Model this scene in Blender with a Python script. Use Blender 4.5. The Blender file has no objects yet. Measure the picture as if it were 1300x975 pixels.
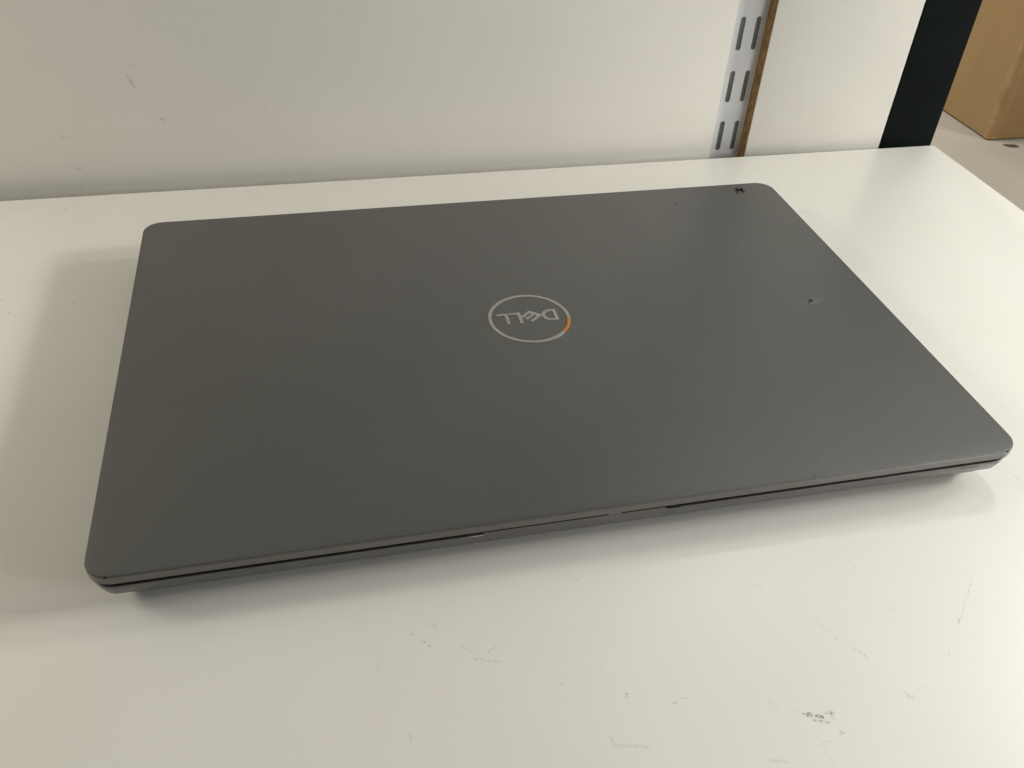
import bpy, bmesh, math, random
from mathutils import Vector
random.seed(4)
S = bpy.context.scene
COL = S.collection
R = math.radians

# ------------------------------------------------------------ camera
cam = bpy.data.cameras.new('camera'); camo = bpy.data.objects.new('camera', cam); COL.objects.link(camo)
camo.location = (0.08603437, -0.20927392, 0.26033921)
camo.rotation_euler = (0.886640573, -0.0449764554, -0.223133177)
cam.sensor_width = 36.0; cam.lens = 36.0*1133.447/1300.0
cam.clip_start = 0.005; cam.clip_end = 50
S.camera = camo

# ------------------------------------------------------------ light
w = bpy.data.worlds.new("World"); S.world = w; w.use_nodes = True
bgn = w.node_tree.nodes['Background']
bgn.inputs[0].default_value = (1.0, 0.96, 0.88, 1); bgn.inputs[1].default_value = 0.10

def area(name, loc, target, sx, sy, power, col):
    l = bpy.data.lights.new(name, 'AREA'); l.shape = 'RECTANGLE'; l.size = sx; l.size_y = sy
    l.energy = power; l.color = col
    o = bpy.data.objects.new(name, l); COL.objects.link(o); o.location = loc
    o.rotation_euler = (Vector(target)-Vector(loc)).to_track_quat('-Z', 'Y').to_euler()
    return o
WARM = (1.0, 0.97, 0.895)
def aisle_lamp(name, az, el, dist, size, power):
    """a ceiling fitting far along the aisle: azimuth from +x towards +y, elevation, metres"""
    c = Vector((0.15, 0.12, 0.0))
    a, e = R(az), R(el)
    p = c + dist*Vector((math.cos(a)*math.cos(e), math.sin(a)*math.cos(e), math.sin(e)))
    return area(name, p, c, size[0], size[1], power, WARM)
aisle_lamp('aisle_lamp', -11, 24, 1.45, (0.28, 0.12), 10.9)
aisle_lamp('aisle_lamp', 6, 26.5, 1.6, (0.12, 0.07), 3.0)
aisle_lamp('aisle_lamp', 40, 50, 1.3, (0.20, 0.10), 3.6)
area('front_right_fill', (0.75, -0.45, 0.25), (0.35, 0, 0), 0.25, 0.2, 2.0, (1.0, 0.985, 0.95))  # added fill, brightens the laptop's front edge at the right
area('right_shelf_fill', (0.62, 0.05, 0.30), (0.42, 0.05, 0), 0.2, 0.2, 0.26, (0.88, 1.0, 1.0))  # no real fitting: small fill added close over the shelf's right end
area('left_wall_fill', (-0.9, 0.2, 0.7), (-0.2, 0.25, 0), 0.3, 0.2, 2.9, (1.0, 0.95, 0.80))  # added fill that lifts the left wall, not a wall fitting
area('left_shelf_fill', (-0.40, 0.20, 0.36), (-0.15, 0.3, 0), 0.25, 0.15, 0.62, (1.0, 0.93, 0.76))  # near fill added to brighten the shelf's back left, no actual lamp there
area('back_room_lamp', (0.5, 1.9, 1.6), (1.7, 1.7, -0.5), 0.8, 0.8, 49, (1.0, 0.97, 0.84))
area('box_fill', (2.9, 0.3, 1.0), (1.75, 1.53, -0.3), 0.6, 0.4, 19, (1.0, 0.94, 0.80))  # fill added for the cardboard box's right face

S.view_settings.view_transform = 'Standard'; S.view_settings.look = 'None'
S.view_settings.exposure = 0.0; S.view_settings.gamma = 1.0
S.render.engine = 'CYCLES'

# ------------------------------------------------------------ helpers
MM = 0.001
def N(nt, t, **k):
    n = nt.nodes.new(t)
    for a, b in k.items(): setattr(n, a, b)
    return n
def material(name, base, rough=0.5, metal=0.0, spec=0.5, coat=0.0, coat_rough=0.2):
    m = bpy.data.materials.new(name); m.use_nodes = True
    b = m.node_tree.nodes['Principled BSDF']
    b.inputs['Base Color'].default_value = (*base, 1); b.inputs['Roughness'].default_value = rough
    b.inputs['Metallic'].default_value = metal; b.inputs['Specular IOR Level'].default_value = spec
    b.inputs['Coat Weight'].default_value = coat; b.inputs['Coat Roughness'].default_value = coat_rough
    return m, m.node_tree, b
def mottled(m, nt, b, base, dark, scale, bump=0.0, bump_scale=2000, lo=0.35, hi=0.7, stretch=(1, 1, 1), fine=0.0, coords='Object'):
    """base colour varies between two tones with noise; fine grain in relief. Returns the colour socket and vector."""
    tc = N(nt, 'ShaderNodeTexCoord')
    mp = N(nt, 'ShaderNodeMapping'); mp.inputs['Scale'].default_value = stretch
    nt.links.new(tc.outputs[coords], mp.inputs[0])
    n1 = N(nt, 'ShaderNodeTexNoise'); n1.inputs['Scale'].default_value = scale; n1.inputs['Detail'].default_value = 5
    nt.links.new(mp.outputs[0], n1.inputs['Vector'])
    mr = N(nt, 'ShaderNodeMapRange'); mr.inputs[1].default_value = lo; mr.inputs[2].default_value = hi
    nt.links.new(n1.outputs[0], mr.inputs[0])
    mx = N(nt, 'ShaderNodeMix', data_type='RGBA')
    mx.inputs[6].default_value = (*dark, 1); mx.inputs[7].default_value = (*base, 1)
    nt.links.new(mr.outputs[0], mx.inputs[0])
    out = mx.outputs[2]
    n2 = N(nt, 'ShaderNodeTexNoise'); n2.inputs['Scale'].default_value = bump_scale; n2.inputs['Detail'].default_value = 2
    nt.links.new(tc.outputs[coords], n2.inputs['Vector'])
    if fine:
        m2 = N(nt, 'ShaderNodeMapRange'); m2.inputs[1].default_value = 0.3; m2.inputs[2].default_value = 0.7
        m2.inputs[3].default_value = 1-fine; m2.inputs[4].default_value = 1+fine
        nt.links.new(n2.outputs[0], m2.inputs[0])
        mul = N(nt, 'ShaderNodeVectorMath', operation='SCALE')
        nt.links.new(out, mul.inputs[0]); nt.links.new(m2.outputs[0], mul.inputs['Scale'])
        out = mul.outputs[0]
    if bump:
        bp = N(nt, 'ShaderNodeBump'); bp.inputs['Strength'].default_value = bump; bp.inputs['Distance'].default_value = 0.0001
        nt.links.new(n2.outputs[0], bp.inputs['Height']); nt.links.new(bp.outputs[0], b.inputs['Normal'])
    nt.links.new(out, b.inputs['Base Color'])
    return out, tc.outputs[coords]

def uneven_gloss(nt, b, lo, hi, scale, stretch=(1, 1, 1)):
    tc = N(nt, 'ShaderNodeTexCoord'); mp = N(nt, 'ShaderNodeMapping'); mp.inputs['Scale'].default_value = stretch
    nt.links.new(tc.outputs['Object'], mp.inputs[0])
    n = N(nt, 'ShaderNodeTexNoise'); n.inputs['Scale'].default_value = scale; n.inputs['Detail'].default_value = 6; n.inputs['Distortion'].default_value = 0.2
    nt.links.new(mp.outputs[0], n.inputs['Vector'])
    r = N(nt, 'ShaderNodeMapRange'); r.inputs[1].default_value = .2; r.inputs[2].default_value = .8; r.inputs[3].default_value = lo; r.inputs[4].default_value = hi
    nt.links.new(n.outputs[0], r.inputs[0]); nt.links.new(r.outputs[0], b.inputs['Roughness'])
def mark_group():
    g = bpy.data.node_groups.new('scuff', 'ShaderNodeTree')
    for nm, t in (('P', 'NodeSocketVector'), ('A', 'NodeSocketVector'), ('AB', 'NodeSocketVector'), ('InvL2', 'NodeSocketFloat'), ('Rad', 'NodeSocketFloat'), ('Str', 'NodeSocketFloat'), ('Prev', 'NodeSocketFloat')):
        g.interface.new_socket(nm, in_out='INPUT', socket_type=t)
    g.interface.new_socket('Mask', in_out='OUTPUT', socket_type='NodeSocketFloat')
    i = N(g, 'NodeGroupInput'); o = N(g, 'NodeGroupOutput'); L = g.links.new
    pa = N(g, 'ShaderNodeVectorMath', operation='SUBTRACT'); L(i.outputs['P'], pa.inputs[0]); L(i.outputs['A'], pa.inputs[1])
    dt = N(g, 'ShaderNodeVectorMath', operation='DOT_PRODUCT'); L(pa.outputs[0], dt.inputs[0]); L(i.outputs['AB'], dt.inputs[1])
    t = N(g, 'ShaderNodeMath', operation='MULTIPLY', use_clamp=True); L(dt.outputs['Value'], t.inputs[0]); L(i.outputs['InvL2'], t.inputs[1])
    sc = N(g, 'ShaderNodeVectorMath', operation='SCALE'); L(i.outputs['AB'], sc.inputs[0]); L(t.outputs[0], sc.inputs['Scale'])
    df = N(g, 'ShaderNodeVectorMath', operation='DISTANCE'); L(pa.outputs[0], df.inputs[0]); L(sc.outputs[0], df.inputs[1])
    dv = N(g, 'ShaderNodeMath', operation='DIVIDE'); L(df.outputs['Value'], dv.inputs[0]); L(i.outputs['Rad'], dv.inputs[1])
    mr = N(g, 'ShaderNodeMapRange', interpolation_type='SMOOTHSTEP'); mr.inputs[1].default_value = 0.4; mr.inputs[2].default_value = 1.55
    mr.inputs[3].default_value = 1; mr.inputs[4].default_value = 0
    L(dv.outputs[0], mr.inputs[0])
    ml = N(g, 'ShaderNodeMath', operation='MULTIPLY'); L(mr.outputs[0], ml.inputs[0]); L(i.outputs['Str'], ml.inputs[1])
    mx = N(g, 'ShaderNodeMath', operation='MAXIMUM'); L(ml.outputs[0], mx.inputs[0]); L(i.outputs['Prev'], mx.inputs[1])
    L(mx.outputs[0], o.inputs[0])
    return g
SCUFF = mark_group()
def add_marks(nt, b, colour, coord, marks, tint, plane='xy', off=(0, 0, 0), wobble=0.9, wscale=900, patchy=True, matt=False):
    """dirt marks: capsules (x0,y0,x1,y1,radius mm, strength) lying in the given plane, ragged by noise"""
    L = nt.links.new
    ms = N(nt, 'ShaderNodeVectorMath', operation='MULTIPLY')
    ms.inputs[1].default_value = (1000, 1000, 0) if plane == 'xy' else (1000, 0, 1000)
    L(coord, ms.inputs[0])
    nz = N(nt, 'ShaderNodeTexNoise'); nz.inputs['Scale'].default_value = wscale; nz.inputs['Detail'].default_value = 4; L(coord, nz.inputs['Vector'])
    sb = N(nt, 'ShaderNodeVectorMath', operation='SUBTRACT'); sb.inputs[1].default_value = (.5, .5, .5); L(nz.outputs['Color'], sb.inputs[0])
    sm = N(nt, 'ShaderNodeVectorMath', operation='MULTIPLY'); v = wobble*3
    sm.inputs[1].default_value = (v, v, 0) if plane == 'xy' else (v, 0, v)
    L(sb.outputs[0], sm.inputs[0])
    ad = N(nt, 'ShaderNodeVectorMath', operation='ADD'); L(ms.outputs[0], ad.inputs[0]); L(sm.outputs[0], ad.inputs[1])
    prev = None
    for (x0, y0, x1, y1, r, s) in marks:
        g = N(nt, 'ShaderNodeGroup'); g.node_tree = SCUFF
        f = (lambda a, c: Vector((a, c, 0))) if plane == 'xy' else (lambda a, c: Vector((a, 0, c)))
        A = f(x0, y0)-f(off[0], off[1] if plane == 'xy' else off[2]); AB = f(x1, y1)-f(x0, y0)
        if AB.length < 0.05: AB = f(0.05, 0)
        L(ad.outputs[0], g.inputs['P']); g.inputs['A'].default_value = A; g.inputs['AB'].default_value = AB
        g.inputs['InvL2'].default_value = 1/AB.length_squared; g.inputs['Rad'].default_value = r; g.inputs['Str'].default_value = s
        g.inputs['Prev'].default_value = 0
        if prev: L(prev, g.inputs['Prev'])
        prev = g.outputs[0]
    if patchy:
        n3 = N(nt, 'ShaderNodeTexNoise'); n3.inputs['Scale'].default_value = 1500; n3.inputs['Detail'].default_value = 2; L(coord, n3.inputs['Vector'])
        m3 = N(nt, 'ShaderNodeMapRange'); m3.inputs[1].default_value = .38; m3.inputs[2].default_value = .56; L(n3.outputs[0], m3.inputs[0])
        mm = N(nt, 'ShaderNodeMath', operation='MULTIPLY'); L(prev, mm.inputs[0]); L(m3.outputs[0], mm.inputs[1]); prev = mm.outputs[0]
    mx = N(nt, 'ShaderNodeMix', data_type='RGBA'); L(prev, mx.inputs[0]); L(colour, mx.inputs[6]); mx.inputs[7].default_value = (*tint, 1)
    L(mx.outputs[2], b.inputs['Base Color'])
    if matt:
        sp = N(nt, 'ShaderNodeMapRange'); sp.inputs[3].default_value = b.inputs['Specular IOR Level'].default_value; sp.inputs[4].default_value = 0
        L(prev, sp.inputs[0]); L(sp.outputs[0], b.inputs['Specular IOR Level'])
    return mx.outputs[2]

def link(name, me, mat, parent=None, smooth=True, angle=30):
    me.materials.clear(); me.materials.append(mat)
    if smooth:
        me.shade_smooth(); me.set_sharp_from_angle(angle=R(angle))
    o = bpy.data.objects.new(name, me); COL.objects.link(o)
    if parent:
        off = world_loc(parent)
        for v in me.vertices: v.co -= off
        o.parent = parent
    return o
def world_loc(o):
    l = Vector(o.location)
    while o.parent: o = o.parent; l += Vector(o.location)
    return l
def from_bm(name, bm, mat, parent=None, **k):
    bmesh.ops.recalc_face_normals(bm, faces=bm.faces)
    me = bpy.data.meshes.new(name); bm.to_mesh(me); bm.free()
    return link(name, me, mat, parent, **k)
def thing(name, label, cat, loc):
    o = bpy.data.objects.new(name, None); COL.objects.link(o); o.location = loc; o.empty_display_size = .02
    o['label'] = label; o['category'] = cat; return o
def tag(o, label, cat, group=None):
    o['label'] = label; o['category'] = cat
    if group: o['group'] = group
    return o
def box_bm(x0, x1, y0, y1, z0, z1, bevel=0.0, seg=2, bm=None):
    bm2 = bmesh.new(); bmesh.ops.create_cube(bm2, size=1)
    for v in bm2.verts:
        v.co = Vector(((x0+x1)/2+v.co.x*(x1-x0), (y0+y1)/2+v.co.y*(y1-y0), (z0+z1)/2+v.co.z*(z1-z0)))
    if bevel: bmesh.ops.bevel(bm2, geom=bm2.edges[:], offset=bevel, segments=seg, affect='EDGES', profile=.5)
    return bm2
def box(name, mat, parent, *a, bevel=0.0, seg=2, **k):
    return from_bm(name, box_bm(*[q*MM for q in a], bevel=bevel*MM, seg=seg), mat, parent, **k)
def plate(name, mat, parent, outer, holes, thick, place, bevel=0.0):
    """2D outline (mm) with holes, filled and given thickness; place(x,y,z mm) -> world point in m"""
    cu = bpy.data.curves.new(name, 'CURVE'); cu.dimensions = '2D'; cu.fill_mode = 'BOTH'
    cu.extrude = thick/2-bevel; cu.bevel_depth = bevel; cu.bevel_resolution = 1; cu.offset = -bevel
    for pts in [outer]+holes:
        sp = cu.splines.new('POLY'); sp.points.add(len(pts)-1); sp.use_cyclic_u = True
        for q, pt in zip(sp.points, pts): q.co = (pt[0], pt[1], 0, 1)
    o = bpy.data.objects.new('tmp', cu); COL.objects.link(o)
    dg = bpy.context.evaluated_depsgraph_get()
    me = bpy.data.meshes.new_from_object(o.evaluated_get(dg))
    bpy.data.objects.remove(o); me.name = name
    for v in me.vertices: v.co = Vector(place(*v.co))*MM
    bm = bmesh.new(); bm.from_mesh(me); bmesh.ops.remove_doubles(bm, verts=bm.verts, dist=1e-6)
    return from_bm(name, bm, mat, parent)
SHELF_MARKS=[
(224.3,-80.7,226.0,-81.3,0.50,0.80),(227.6,-82.0,229.5,-82.6,0.50,0.90),(231.1,-81.8,233.6,-81.7,0.50,0.70),(226.1,-83.3,226.8,-83.5,0.35,0.60),(227.7,-83.9,230.6,-84.8,0.35,0.70),(232.6,-82.7,232.8,-83.8,0.30,0.50),(232.7,-89.1,233.7,-89.3,0.45,0.60),(220.5,-77.7,222.4,-78.9,0.25,0.30),(226.2,-90.5,228.3,-91.1,0.30,0.30),(214.2,-71.6,216.2,-79.1,0.15,0.35),(202.9,-62.2,211.9,-70.5,0.12,0.25),(224.8,-87.8,224.5,-99.0,0.13,0.30),(205.6,-92.7,211.4,-94.3,0.40,0.30),(244.2,-46.8,249.5,-56.5,0.18,0.40),(252.4,-60.0,255.9,-65.5,0.22,0.45),(260.9,-79.6,261.7,-81.5,0.50,0.50),(261.7,-81.5,263.2,-82.4,0.35,0.50),(263.1,-81.2,269.9,-79.0,0.12,0.30),(296.6,-57.9,296.0,-58.8,0.30,0.80),(285.3,-69.0,284.9,-69.5,0.28,0.50),(313.7,-41.8,296.9,-57.9,0.22,0.50),(104.2,-26.0,104.5,-26.4,0.40,0.50),(107.5,-29.6,107.9,-30.3,0.40,0.60),(109.3,-31.8,109.8,-32.5,0.40,0.50),(111.1,-23.4,113.1,-25.1,0.35,0.30),(90.5,-39.5,93.6,-32.2,0.20,0.30),(119.7,-34.1,123.4,-37.4,0.30,0.25),(123.5,-39.9,132.0,-42.8,0.30,0.40),(128.6,-38.4,131.8,-36.5,0.40,0.30),(169.9,-62.2,169.6,-63.3,0.45,0.50),(149.7,-54.4,149.8,-54.7,0.40,0.40),(163.8,-11.2,167.0,-14.7,0.35,0.25),(164.4,-52.2,164.7,-52.2,0.35,0.35),(98.7,-63.0,98.7,-64.6,0.60,0.25),(160.0,-76.4,160.0,-79.5,0.60,0.25),(160.3,-78.6,170.8,-81.2,0.50,0.25),(183.4,-68.6,184.4,-68.8,0.35,0.40),(187.2,-67.3,189.7,-67.9,0.35,0.30),(-52.9,299.5,-51.6,299.3,0.50,0.80),(-69.4,207.8,-68.2,206.9,0.50,0.40),(-63.6,195.7,-63.3,195.0,0.40,0.80),(-34.5,199.5,-34.2,198.8,0.40,0.50),(-84.5,302.0,-72.7,304.2,1.40,0.15),(384.9,235.0,388.0,230.5,0.50,0.40),(382.4,293.9,383.0,292.6,0.50,0.30),(361.6,9.7,362.4,9.1,0.40,0.40),(363.2,7.0,363.9,5.9,0.35,0.30),(365.5,2.8,366.6,1.6,0.35,0.40),(364.4,8.8,366.7,-1.2,0.12,0.25),(270.7,1.4,271.3,1.3,0.35,0.30),(315.5,-9.4,316.5,-11.8,0.30,0.35),(272.3,-27.9,271.5,-29.3,0.30,0.35),(242.2,-1.4,242.5,-2.3,0.30,0.30),(231.1,-29.1,232.6,-31.2,0.30,0.25),(274.5,-47.7,275.5,-49.3,0.30,0.25),(336.7,-10.3,336.5,-11.1,0.25,0.30),]
WALL_MARKS=[
(-26.7,80.4,-26.4,80.0,0.50,0.40),(-3.4,72.2,-2.3,71.7,0.50,0.40),(-7.3,65.7,-7.0,63.4,0.70,0.25),(-6.5,63.4,-5.3,61.1,0.70,0.55),(-5.3,61.1,-4.2,58.3,0.50,0.30),(6.4,39.9,7.0,38.9,0.75,0.70),(-46.9,11.3,-45.1,11.2,0.50,0.35),(-48.6,-1.5,-47.9,-2.0,0.60,0.50),(-50.8,31.8,-47.2,30.6,0.50,0.25),(67.0,47.2,65.8,41.0,0.40,0.15),]

# ------------------------------------------------------------ materials
white_m, nt, b = material('white_laminate', (.74, .725, .68), 0.36, spec=.5)
c, co = mottled(white_m, nt, b, (.735, .725, .69), (.705, .69, .65), 9, bump=.15, bump_scale=1400, fine=.015)
uneven_gloss(nt, b, .30, .40, 5)
add_marks(nt, b, c, co, [(a, b1, c1, d, r, s1 if s1 >= .55 else s1*.75) for a, b1, c1, d, r, s1 in SHELF_MARKS], (.19, .14, .115), off=(-110, 70, 0))
edge_m, nt, b = material('shelf_edge_band', (.66, .63, .57), 0.4)
mottled(edge_m, nt, b, (.67, .64, .58), (.6, .56, .5), 60)
wall_m, nt, b = material('wall_laminate', (.66, .64, .59), 0.42)
c, co = mottled(wall_m, nt, b, (.695, .675, .63), (.66, .64, .595), 6, bump=.2, bump_scale=1200, fine=.015)
add_marks(nt, b, c, co, WALL_MARKS, (.2, .17, .14), plane='xz', off=(-200, 0, -250))
wall2_m, nt, b = material('wall_laminate_clean', (.66, .64, .59), 0.42)
mottled(wall2_m, nt, b, (.695, .675, .63), (.66, .64, .595), 6, bump=.2, bump_scale=1200, fine=.015)
mdf_m, nt, b = material('raw_board_edge', (.2, .11, .05), 0.85, spec=.2)
mottled(mdf_m, nt, b, (.36, .225, .10), (.15, .08, .035), 500, bump=.6, bump_scale=2500, stretch=(1, 1, .25))
rail_m, nt, b = material('white_enamel_steel', (.68, .69, .71), 0.35)
c, co = mottled(rail_m, nt, b, (.72, .725, .74), (.64, .645, .66), 70, stretch=(1, 1, .4))
slot_m, nt, b = material('grey_back_board', (.14, .15, .14), 0.7)
mottled(slot_m, nt, b, (.155, .165, .15), (.11, .12, .105), 120)
black_m, nt, b = material('black_coated_steel', (.012, .016, .016), 0.55, spec=.08)
mottled(black_m, nt, b, (.005, .0085, .008), (.004, .006, .006), 40, bump=.3, bump_scale=1800)
dark_m, nt, b = material('black_rubber', (.006, .006, .006), 0.7, spec=.2)
mottled(dark_m, nt, b, (.007, .007, .007), (.004, .004, .004), 200)
floor_m, nt, b = material('concrete_floor', (.42, .40, .37), 0.5)
c, co = mottled(floor_m, nt, b, (.46, .435, .40), (.35, .325, .295), 2.6, lo=.3, hi=.75, fine=.03, bump_scale=160)
add_marks(nt, b, c, co, [(1739, 1499, 1757, 1494, 9, .95), (2000, 1300, 2025, 1310, 6, .6), (1880, 1160, 1890, 1220, 5, .3)], (.03, .025, .02), wobble=4, wscale=60, patchy=False)
card_m, nt, b = material('cardboard', (.36, .23, .11), 0.8, spec=.2)
mottled(card_m, nt, b, (.41, .275, .14), (.345, .225, .11), 7, bump=.5, bump_scale=260, stretch=(1, 1, .3), fine=.03)
card_edge_m, nt, b = material('creased_cardboard', (.42, .28, .14), 0.8, spec=.2)
mottled(card_edge_m, nt, b, (.45, .30, .15), (.36, .23, .11), 40)

LAP = (0.1789, 0.1194, 0.0)
LX, LY = LAP[0]*1000, LAP[1]*1000
lid_m, nt, b = material('dark_grey_painted_lid', (.09, .088, .08), 0.42, metal=.25, spec=.45)
c, co = mottled(lid_m, nt, b, (.105, .105, .101), (.096, .096, .092), 11, bump=.4, bump_scale=2800, fine=.13)
uneven_gloss(nt, b, .37, .49, 16, (1, .6, 1))
c = add_marks(nt, b, c, co, [(318.6, 113.3, 321, 112.4, .7, .6), (323.6, 115.4, 328.5, 114.5, .9, .5), (323.5, 113, 326.5, 113.4, .8, .55), (321, 111.9, 323, 112.2, .6, .6), (329, 117, 334, 113, .6, .2)],
              (.24, .25, .24), off=(LX, LY, 0), wobble=.5, wscale=700)
add_marks(nt, b, c, co, [(334.8, 231.0, 336.4, 230.2, 1.7, 1), (335.0, 232.8, 334.4, 230.4, 1.2, 1), (333.8, 229.6, 332.6, 226.8, .7, 1), (335.6, 229.8, 336.8, 229.2, 1.0, 1), (337.9, 232.0, 337.0, 230.6, .95, 1), (338.0, 228.4, 337.0, 228.2, .8, 1), (335.6, 226.6, 335.2, 225.9, .5, .8), (332.6, 232.4, 333.2, 232.0, .4, .5),
                         (292.4, 220.6, 291.3, 217.4, .36, .95), (321.5, 115.2, 322.9, 114.0, .5, 1), (320.6, 113.2, 322.9, 114.0, .5, 1), (264.2, .9, 264.5, .8, .22, .7)],
          (.008, .007, .006), off=(LX, LY, 0), wobble=1.5, wscale=520, patchy=False, matt=True)
base_m, nt, b = material('dark_grey_painted_base', (.12, .118, .11), 0.32, metal=.6, spec=.45)
mottled(base_m, nt, b, (.165, .163, .155), (.15, .148, .14), 14, bump=.3, bump_scale=3000, fine=.05)
trim_m, nt, b = material('lid_rim_paint', (.11, .108, .10), 0.32, metal=.6, spec=.5)
mottled(trim_m, nt, b, (.17, .168, .16), (.155, .153, .145), 14, bump=.2, bump_scale=3000, fine=.04)
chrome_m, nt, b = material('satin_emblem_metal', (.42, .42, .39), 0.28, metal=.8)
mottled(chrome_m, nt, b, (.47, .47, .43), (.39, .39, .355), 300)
orange_m, nt, b = material('orange_enamel', (.65, .20, .01), 0.4)
mottled(orange_m, nt, b, (.56, .19, .006), (.50, .165, .004), 400)
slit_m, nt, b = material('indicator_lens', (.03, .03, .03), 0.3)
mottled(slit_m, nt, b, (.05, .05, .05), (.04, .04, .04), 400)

# ------------------------------------------------------------ setting
bm = bmesh.new(); bmesh.ops.create_grid(bm, x_segments=2, y_segments=2, size=8)
for v in bm.verts: v.co.z = -0.6
o = from_bm('floor', bm, floor_m); o['kind'] = 'structure'

# shelf
sh = thing('display_shelf', 'white laminate display shelf under the closed laptop, scuffed near its front', 'shelf', (-.11, .07, -.022))
box('board', white_m, sh, -760, 530.2, -170, 315.5, -22, 0, bevel=.9, seg=3)
box('edge_band', edge_m, sh, 530.2, 531.0, -169.5, 315, -21.6, -.35, bevel=.2)
for px in (-420,):
    pass

# wall panels
wl = thing('wall_panel', 'wide white back panel behind the laptop, left of the slotted rail', 'wall panel', (-.2, .334, -.25))
box('panel_face', wall_m, wl, -1300, 361.9, 328.3, 344.0, -400, 900, bevel=.5)
wr = thing('wall_panel', 'narrow white back panel between the slotted rail and the black upright', 'wall panel', (.437, .33, -.25))
box('panel_face', wall2_m, wr, 385.2, 489.9, 321.5, 339.2, -400, 900, bevel=.35)
box('board_edge', mdf_m, wr, 384.8, 385.2, 321.9, 339.0, -400, 900)

# twin-slot rail
CX, CZ = 86.03, 260.34
k = (331.0+209.27)/(315.5+209.27)
def rx(x): return CX+(x-CX)*k
def rz(z): return CZ-(CZ-z)*k
rail = thing('slotted_rail', 'white steel twin slot shelving rail recessed between the two white back panels', 'shelf rail', (rx(366)*MM, .336, -.25))
x0, x1 = rx(354.4), rx(377.9)
pitch = (rz(93.6)-rz(26.1))/2
holes = []
def stadium(cx, cz, wd, ht, n=8):
    r = wd/2; pts = []
    for i in range(n+1): a = math.pi*i/n; pts.append((cx+r*math.cos(a), cz+ht/2-r+r*math.sin(a)))
    for i in range(n+1): a = math.pi+math.pi*i/n; pts.append((cx+r*math.cos(a), cz-ht/2+r+r*math.sin(a)))
    return pts
zc = (rz(26.1)+rz(5.7))/2
for i in range(-4, 20):
    for sx in (360.5, 371.0):
        holes.append(stadium(rx(sx), zc+i*pitch, 3.5, 21.3))
plate('rail_face', rail_m, rail, [(x0, -260), (x1, -260), (x1, 800), (x0, 800)], holes, 0.8, lambda x, y, z: (x, 331.4-z, y))
box('rail_flange', rail_m, rail, x0, x0+1.2, 331.85, 343, -260, 800)
box('rail_flange', rail_m, rail, x1-1.2, x1, 331.85, 343, -260, 800)
box('rail_back', slot_m, rail, x0+1.3, x1-1.3, 331.95, 332.6, -260, 800)
bk = box('backing_board', slot_m, None, -1300, 533, 345, 349, -600, 900)
tag(bk, 'dark grey backing board seen in the narrow gaps behind the white panels', 'backing board')

# black upright
kb = (322.3+209.27)/(315.5+209.27)
u0, u1 = CX+(486.4-CX)*kb, CX+(528.0-CX)*kb
up = thing('shelving_upright', 'black steel shelving upright at the right end of the back wall', 'upright', ((u0+u1)/2*MM, .33, -.6))
box('post', black_m, up, u0, u1, 322.3, 344, -600, 900, bevel=.8, seg=2)
box('edge_trim', mdf_m, up, u1+.02, u1+.5, 323.6, 343, -600, 900)

# cardboard box on the floor beyond
cb = thing('cardboard_box', 'plain brown cardboard box standing on the floor beyond the black upright', 'box', (2.0, 1.85, -.6))
bx0, bx1, by0, by1, bz0, bz1 = 1704, 2350, 1530, 2180, -600, 80
bm = box_bm(*[q*MM for q in (bx0, bx1, by0, by1, bz0+1, bz1)])
bmesh.ops.bevel(bm, geom=[e for e in bm.edges if abs(e.verts[0].co.z-e.verts[1].co.z) > .1], offset=.012, segments=4, affect='EDGES')
bmesh.ops.bevel(bm, geom=[e for e in bm.edges if abs(e.verts[0].co.z-e.verts[1].co.z) < .001 and abs(e.calc_face_angle(0)) > 1], offset=.003, segments=2, affect='EDGES')
from_bm('carton_wall', bm, card_m, cb)
bm = bmesh.new(); rows = []
for i in range(41):
    zz = bz0+3+i*16.8; wv = random.uniform(-.5, .5); row = []
    for kx, ky in [(bx0-.6, by0+16+wv*3)]+[(bx0+12+(12.7+wv)*math.cos(R(180+22.5*q)), by0+12+(12.7+wv)*math.sin(R(180+22.5*q))) for q in range(5)]+[(bx0+25+wv*4, by0-.7)]:
        row.append(bm.verts.new((kx*MM, ky*MM, zz*MM)))
    rows.append(row)
for r1, r2 in zip(rows, rows[1:]):
    for j in range(len(r1)-1): bm.faces.new([r1[j], r1[j+1], r2[j+1], r2[j]])
from_bm('corner_crease', bm, card_edge_m, cb)
for yy0, yy1 in ((by0-1, (by0+by1)/2-1), ((by0+by1)/2+1, by1+1)):
    box('top_flap', card_m, cb, bx0-1, bx1+1, yy0, yy1, bz1+.5, bz1+4.5, bevel=1)

# ------------------------------------------------------------ laptop
W_, D_ = 357.8, 238.8
lap = thing('laptop', 'closed dark grey laptop with round silver emblem, lying on the white shelf', 'laptop', LAP)
RAD = 9.2
def outline(ins, rad, scoop=0.0, lift=0.0, n=10):
    x0, x1, y0, y1 = ins, W_-ins, ins, D_-ins
    r = max(rad-ins, .5); P = []
    for cx, cy, a0 in ((x1-r, y0+r, -90), (x1-r, y1-r, 0), (x0+r, y1-r, 90), (x0+r, y0+r, 180)):
        for i in range(n+1):
            a = R(a0+90*i/n); P.append((cx+r*math.cos(a), cy+r*math.sin(a), 0))
    # front edge, left to right, with the finger scoop
    for x, s in ((60, 0), (127.8, 0), (129.2, .25), (131.5, .8), (134.5, 1), (160, 1), (182, 1), (203.5, 1), (207, .8), (209.5, .25), (211, 0), (290, 0)):
        P.append((x, y0+s*scoop, s*s*lift))
    return P
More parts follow.
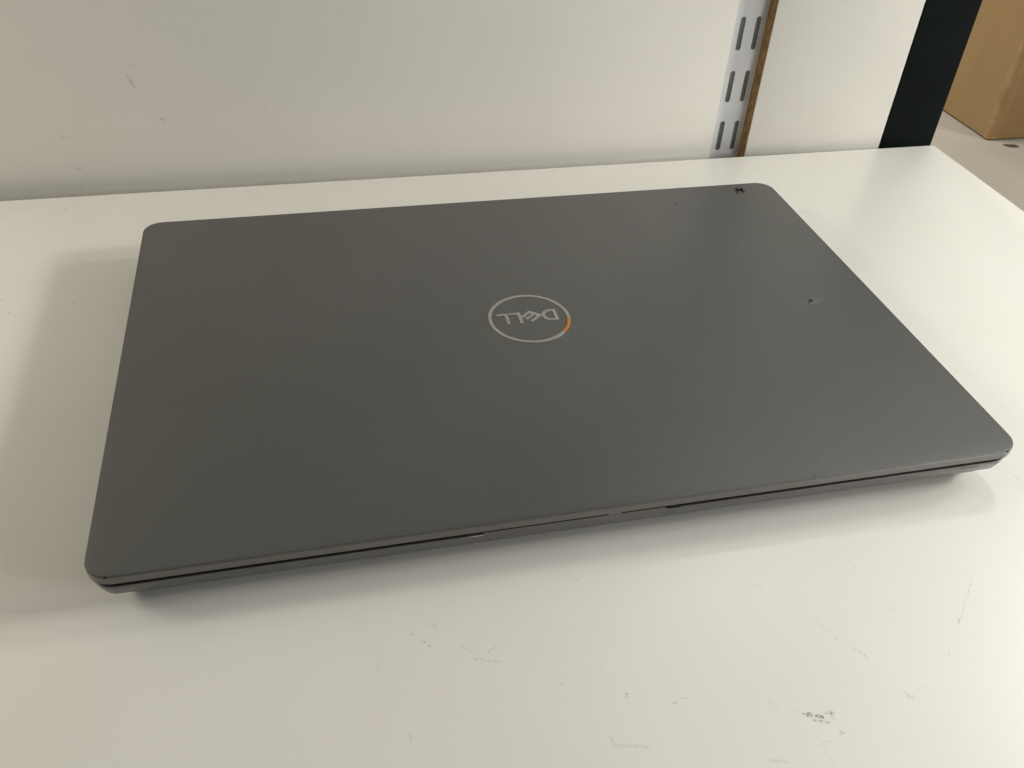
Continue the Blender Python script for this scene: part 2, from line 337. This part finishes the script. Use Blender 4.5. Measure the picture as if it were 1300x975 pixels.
def slab(name, mat, parent, levels, rad, angle=30):
    bm = bmesh.new(); rings = []
    for lv in levels:
        z, ins = lv[0], lv[1]; sc = lv[2] if len(lv) > 2 else 0; lf = lv[3] if len(lv) > 3 else 0
        rings.append([bm.verts.new((x*MM, y*MM, (z+dz)*MM)) for x, y, dz in outline(ins, rad, sc, lf)])
    n = len(rings[0])
    for a, b2 in zip(rings, rings[1:]):
        for i in range(n): bm.faces.new([a[i], a[(i+1) % n], b2[(i+1) % n], b2[i]])
    bm.faces.new(rings[0][::-1]); bm.faces.new(rings[-1])
    return from_bm(name, bm, mat, parent, angle=angle)
lid = slab('lid', lid_m, lap, [(16.45, 1.0), (16.3, .75), (16.35, .5), (16.6, .32), (19.7, .02), (20.15, .12), (20.4, .38), (20.5, .85)], RAD)
slab('screen_bezel', dark_m, lap, [(13.9, 1.75), (16.6, 1.75)], RAD)
slab('chassis', base_m, lap, [(13.4, 1.9), (14.0, 1.9, .3, .45), (14.0, 1.15, .9, .5), (13.85, .95, 1.1, .5), (13.6, .9, 1.15, .45), (12.4, 1.15, .7, .2), (10.8, 1.75, 0), (8.2, 2.75), (8.0, 3.0)], RAD)
slab('bottom_cover', base_m, lap, [(8.1, 3.6, 0, 0), (7.85, 3.35, 0, 0), (7.6, 3.3, 0, 0), (4.8, 5.2), (2.3, 7.5), (1.0, 9.6), (.7, 11.5)], 15)
# the finger scoop's ends: glint put in as bright metal at left, shade as a dark piece at right
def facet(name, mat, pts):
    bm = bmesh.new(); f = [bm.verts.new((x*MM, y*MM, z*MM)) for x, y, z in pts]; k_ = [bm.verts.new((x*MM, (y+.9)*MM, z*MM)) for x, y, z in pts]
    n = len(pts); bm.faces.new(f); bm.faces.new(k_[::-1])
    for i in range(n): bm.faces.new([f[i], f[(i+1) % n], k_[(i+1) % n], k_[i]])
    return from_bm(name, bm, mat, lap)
facet('scoop_glint_shade', chrome_m, [(128.6, .72, 14.0), (134.6, .98, 13.9), (134.2, 1.0, 13.35), (131.5, .86, 13.3)])
facet('scoop_glint_shade', slit_m, [(205.0, .98, 13.95), (210.6, .72, 14.0), (209.0, .8, 13.5), (206.0, .95, 13.55)])
# rubber feet
for fx0, fx1, fy0, fy1 in ((30, 328, 214, 222), (40, 75, 20, 27), (283, 318, 22, 29)):
    box('rubber_foot', dark_m, lap, fx0, fx1, fy0, fy1, .02, .8, bevel=.2)
# lid front rim: a thin proud strip ending in a dark tick at both corners
slab('lid_rim', trim_m, lap, [(16.36, .62), (16.42, .3), (16.6, -.04), (19.6, -.05), (19.72, .06), (19.72, 2)], RAD)
for a, b2 in ((6.9, 8.1), (349.9, 351.2)):
    box('corner_tick', dark_m, lap, a, b2, .0, 1.0, 19.72, 20.2, bevel=.1, seg=1)
box('lid_bumper', trim_m, lap, 182.0, 186.8, .7, 2.4, 14.9, 16.5, bevel=.15, seg=1)
bx = box('indicator_light', slit_m, lap, 332.6, 341.0, 1.0, 2.2, 12.05, 12.4, bevel=.15, seg=1)
# hinge barrel at the back
for a, b2 in ((24, 88), (270, 334)):
    bm = bmesh.new(); bmesh.ops.create_cone(bm, cap_ends=True, segments=20, radius1=3.2*MM, radius2=3.2*MM, depth=(b2-a)*MM)
    for v in bm.verts: v.co = Vector((v.co.z+(a+b2)/2*MM, v.co.x+(D_-3.1)*MM, v.co.y+14.2*MM))
    from_bm('hinge', bm, dark_m, lap)

# emblem on the lid
EX, EY = 180.5, 121.6
put = lambda x, y, z: (EX+x, EY+y, 20.52+z)
def arc(r, a0, a1, n): return [(r*math.cos(R(a0+(a1-a0)*i/n)), r*math.sin(R(a0+(a1-a0)*i/n))) for i in range(n+1)]
plate('emblem_ring', chrome_m, lid, arc(19.45, -9.8, 317.2, 96)+arc(17.8, 317.2, -9.8, 96), [], .36, put, .08)
plate('emblem_accent', orange_m, lid, arc(19.45, 317.5, 349.9, 14)+arc(17.8, 349.9, 317.5, 14), [], .34, put, .06)
def curve_pts(c, rx_, ry_, a0, a1, n=12): return [(c[0]+rx_*math.cos(R(a0+(a1-a0)*i/n)), c[1]+ry_*math.sin(R(a0+(a1-a0)*i/n))) for i in range(n+1)]
plate('letter_d', chrome_m, lid, [(13.7, -3.5), (13.7, 5.5)]+curve_pts((10.4, 1.0), 4.2, 4.5, 90, 270),
      [[(12.05, -1.95), (12.05, 3.95)]+curve_pts((10.5, 1.0), 2.6, 2.95, 90, 270)], .34, put, .06)
o0 = Vector((1.21, 5.9)); sd = Vector((.774, -.633)); ad = Vector((-.775, -.632))
def e_pt(s, a): q = o0+sd*s+ad*a; return (q.x, q.y)
plate('letter_e', chrome_m, lid, [e_pt(0, 0), e_pt(0, 6.7), e_pt(1.45, 6.9), e_pt(1.45, 1.65), e_pt(2.62, 1.65), e_pt(2.62, 7.2), e_pt(4.07, 7.2), e_pt(4.07, 1.65),
      e_pt(5.3, 1.65), e_pt(5.3, 7.2), e_pt(6.75, 7.2), e_pt(6.75, 0)], [], .34, lambda x, y, z: put(x, y, z-.02), .06)
plate('letter_l', chrome_m, lid, [(-9.15, 5.1), (-9.15, 3.6), (-5.15, 3.6), (-5.15, -3.6), (-3.45, -3.6), (-3.45, 5.1)], [], .34, put, .06)
plate('letter_l', chrome_m, lid, [(-14.9, 5.15), (-14.9, 3.65), (-11.3, 3.65), (-11.3, -3.4), (-9.6, -3.4), (-9.6, 5.15)], [], .34, put, .06)
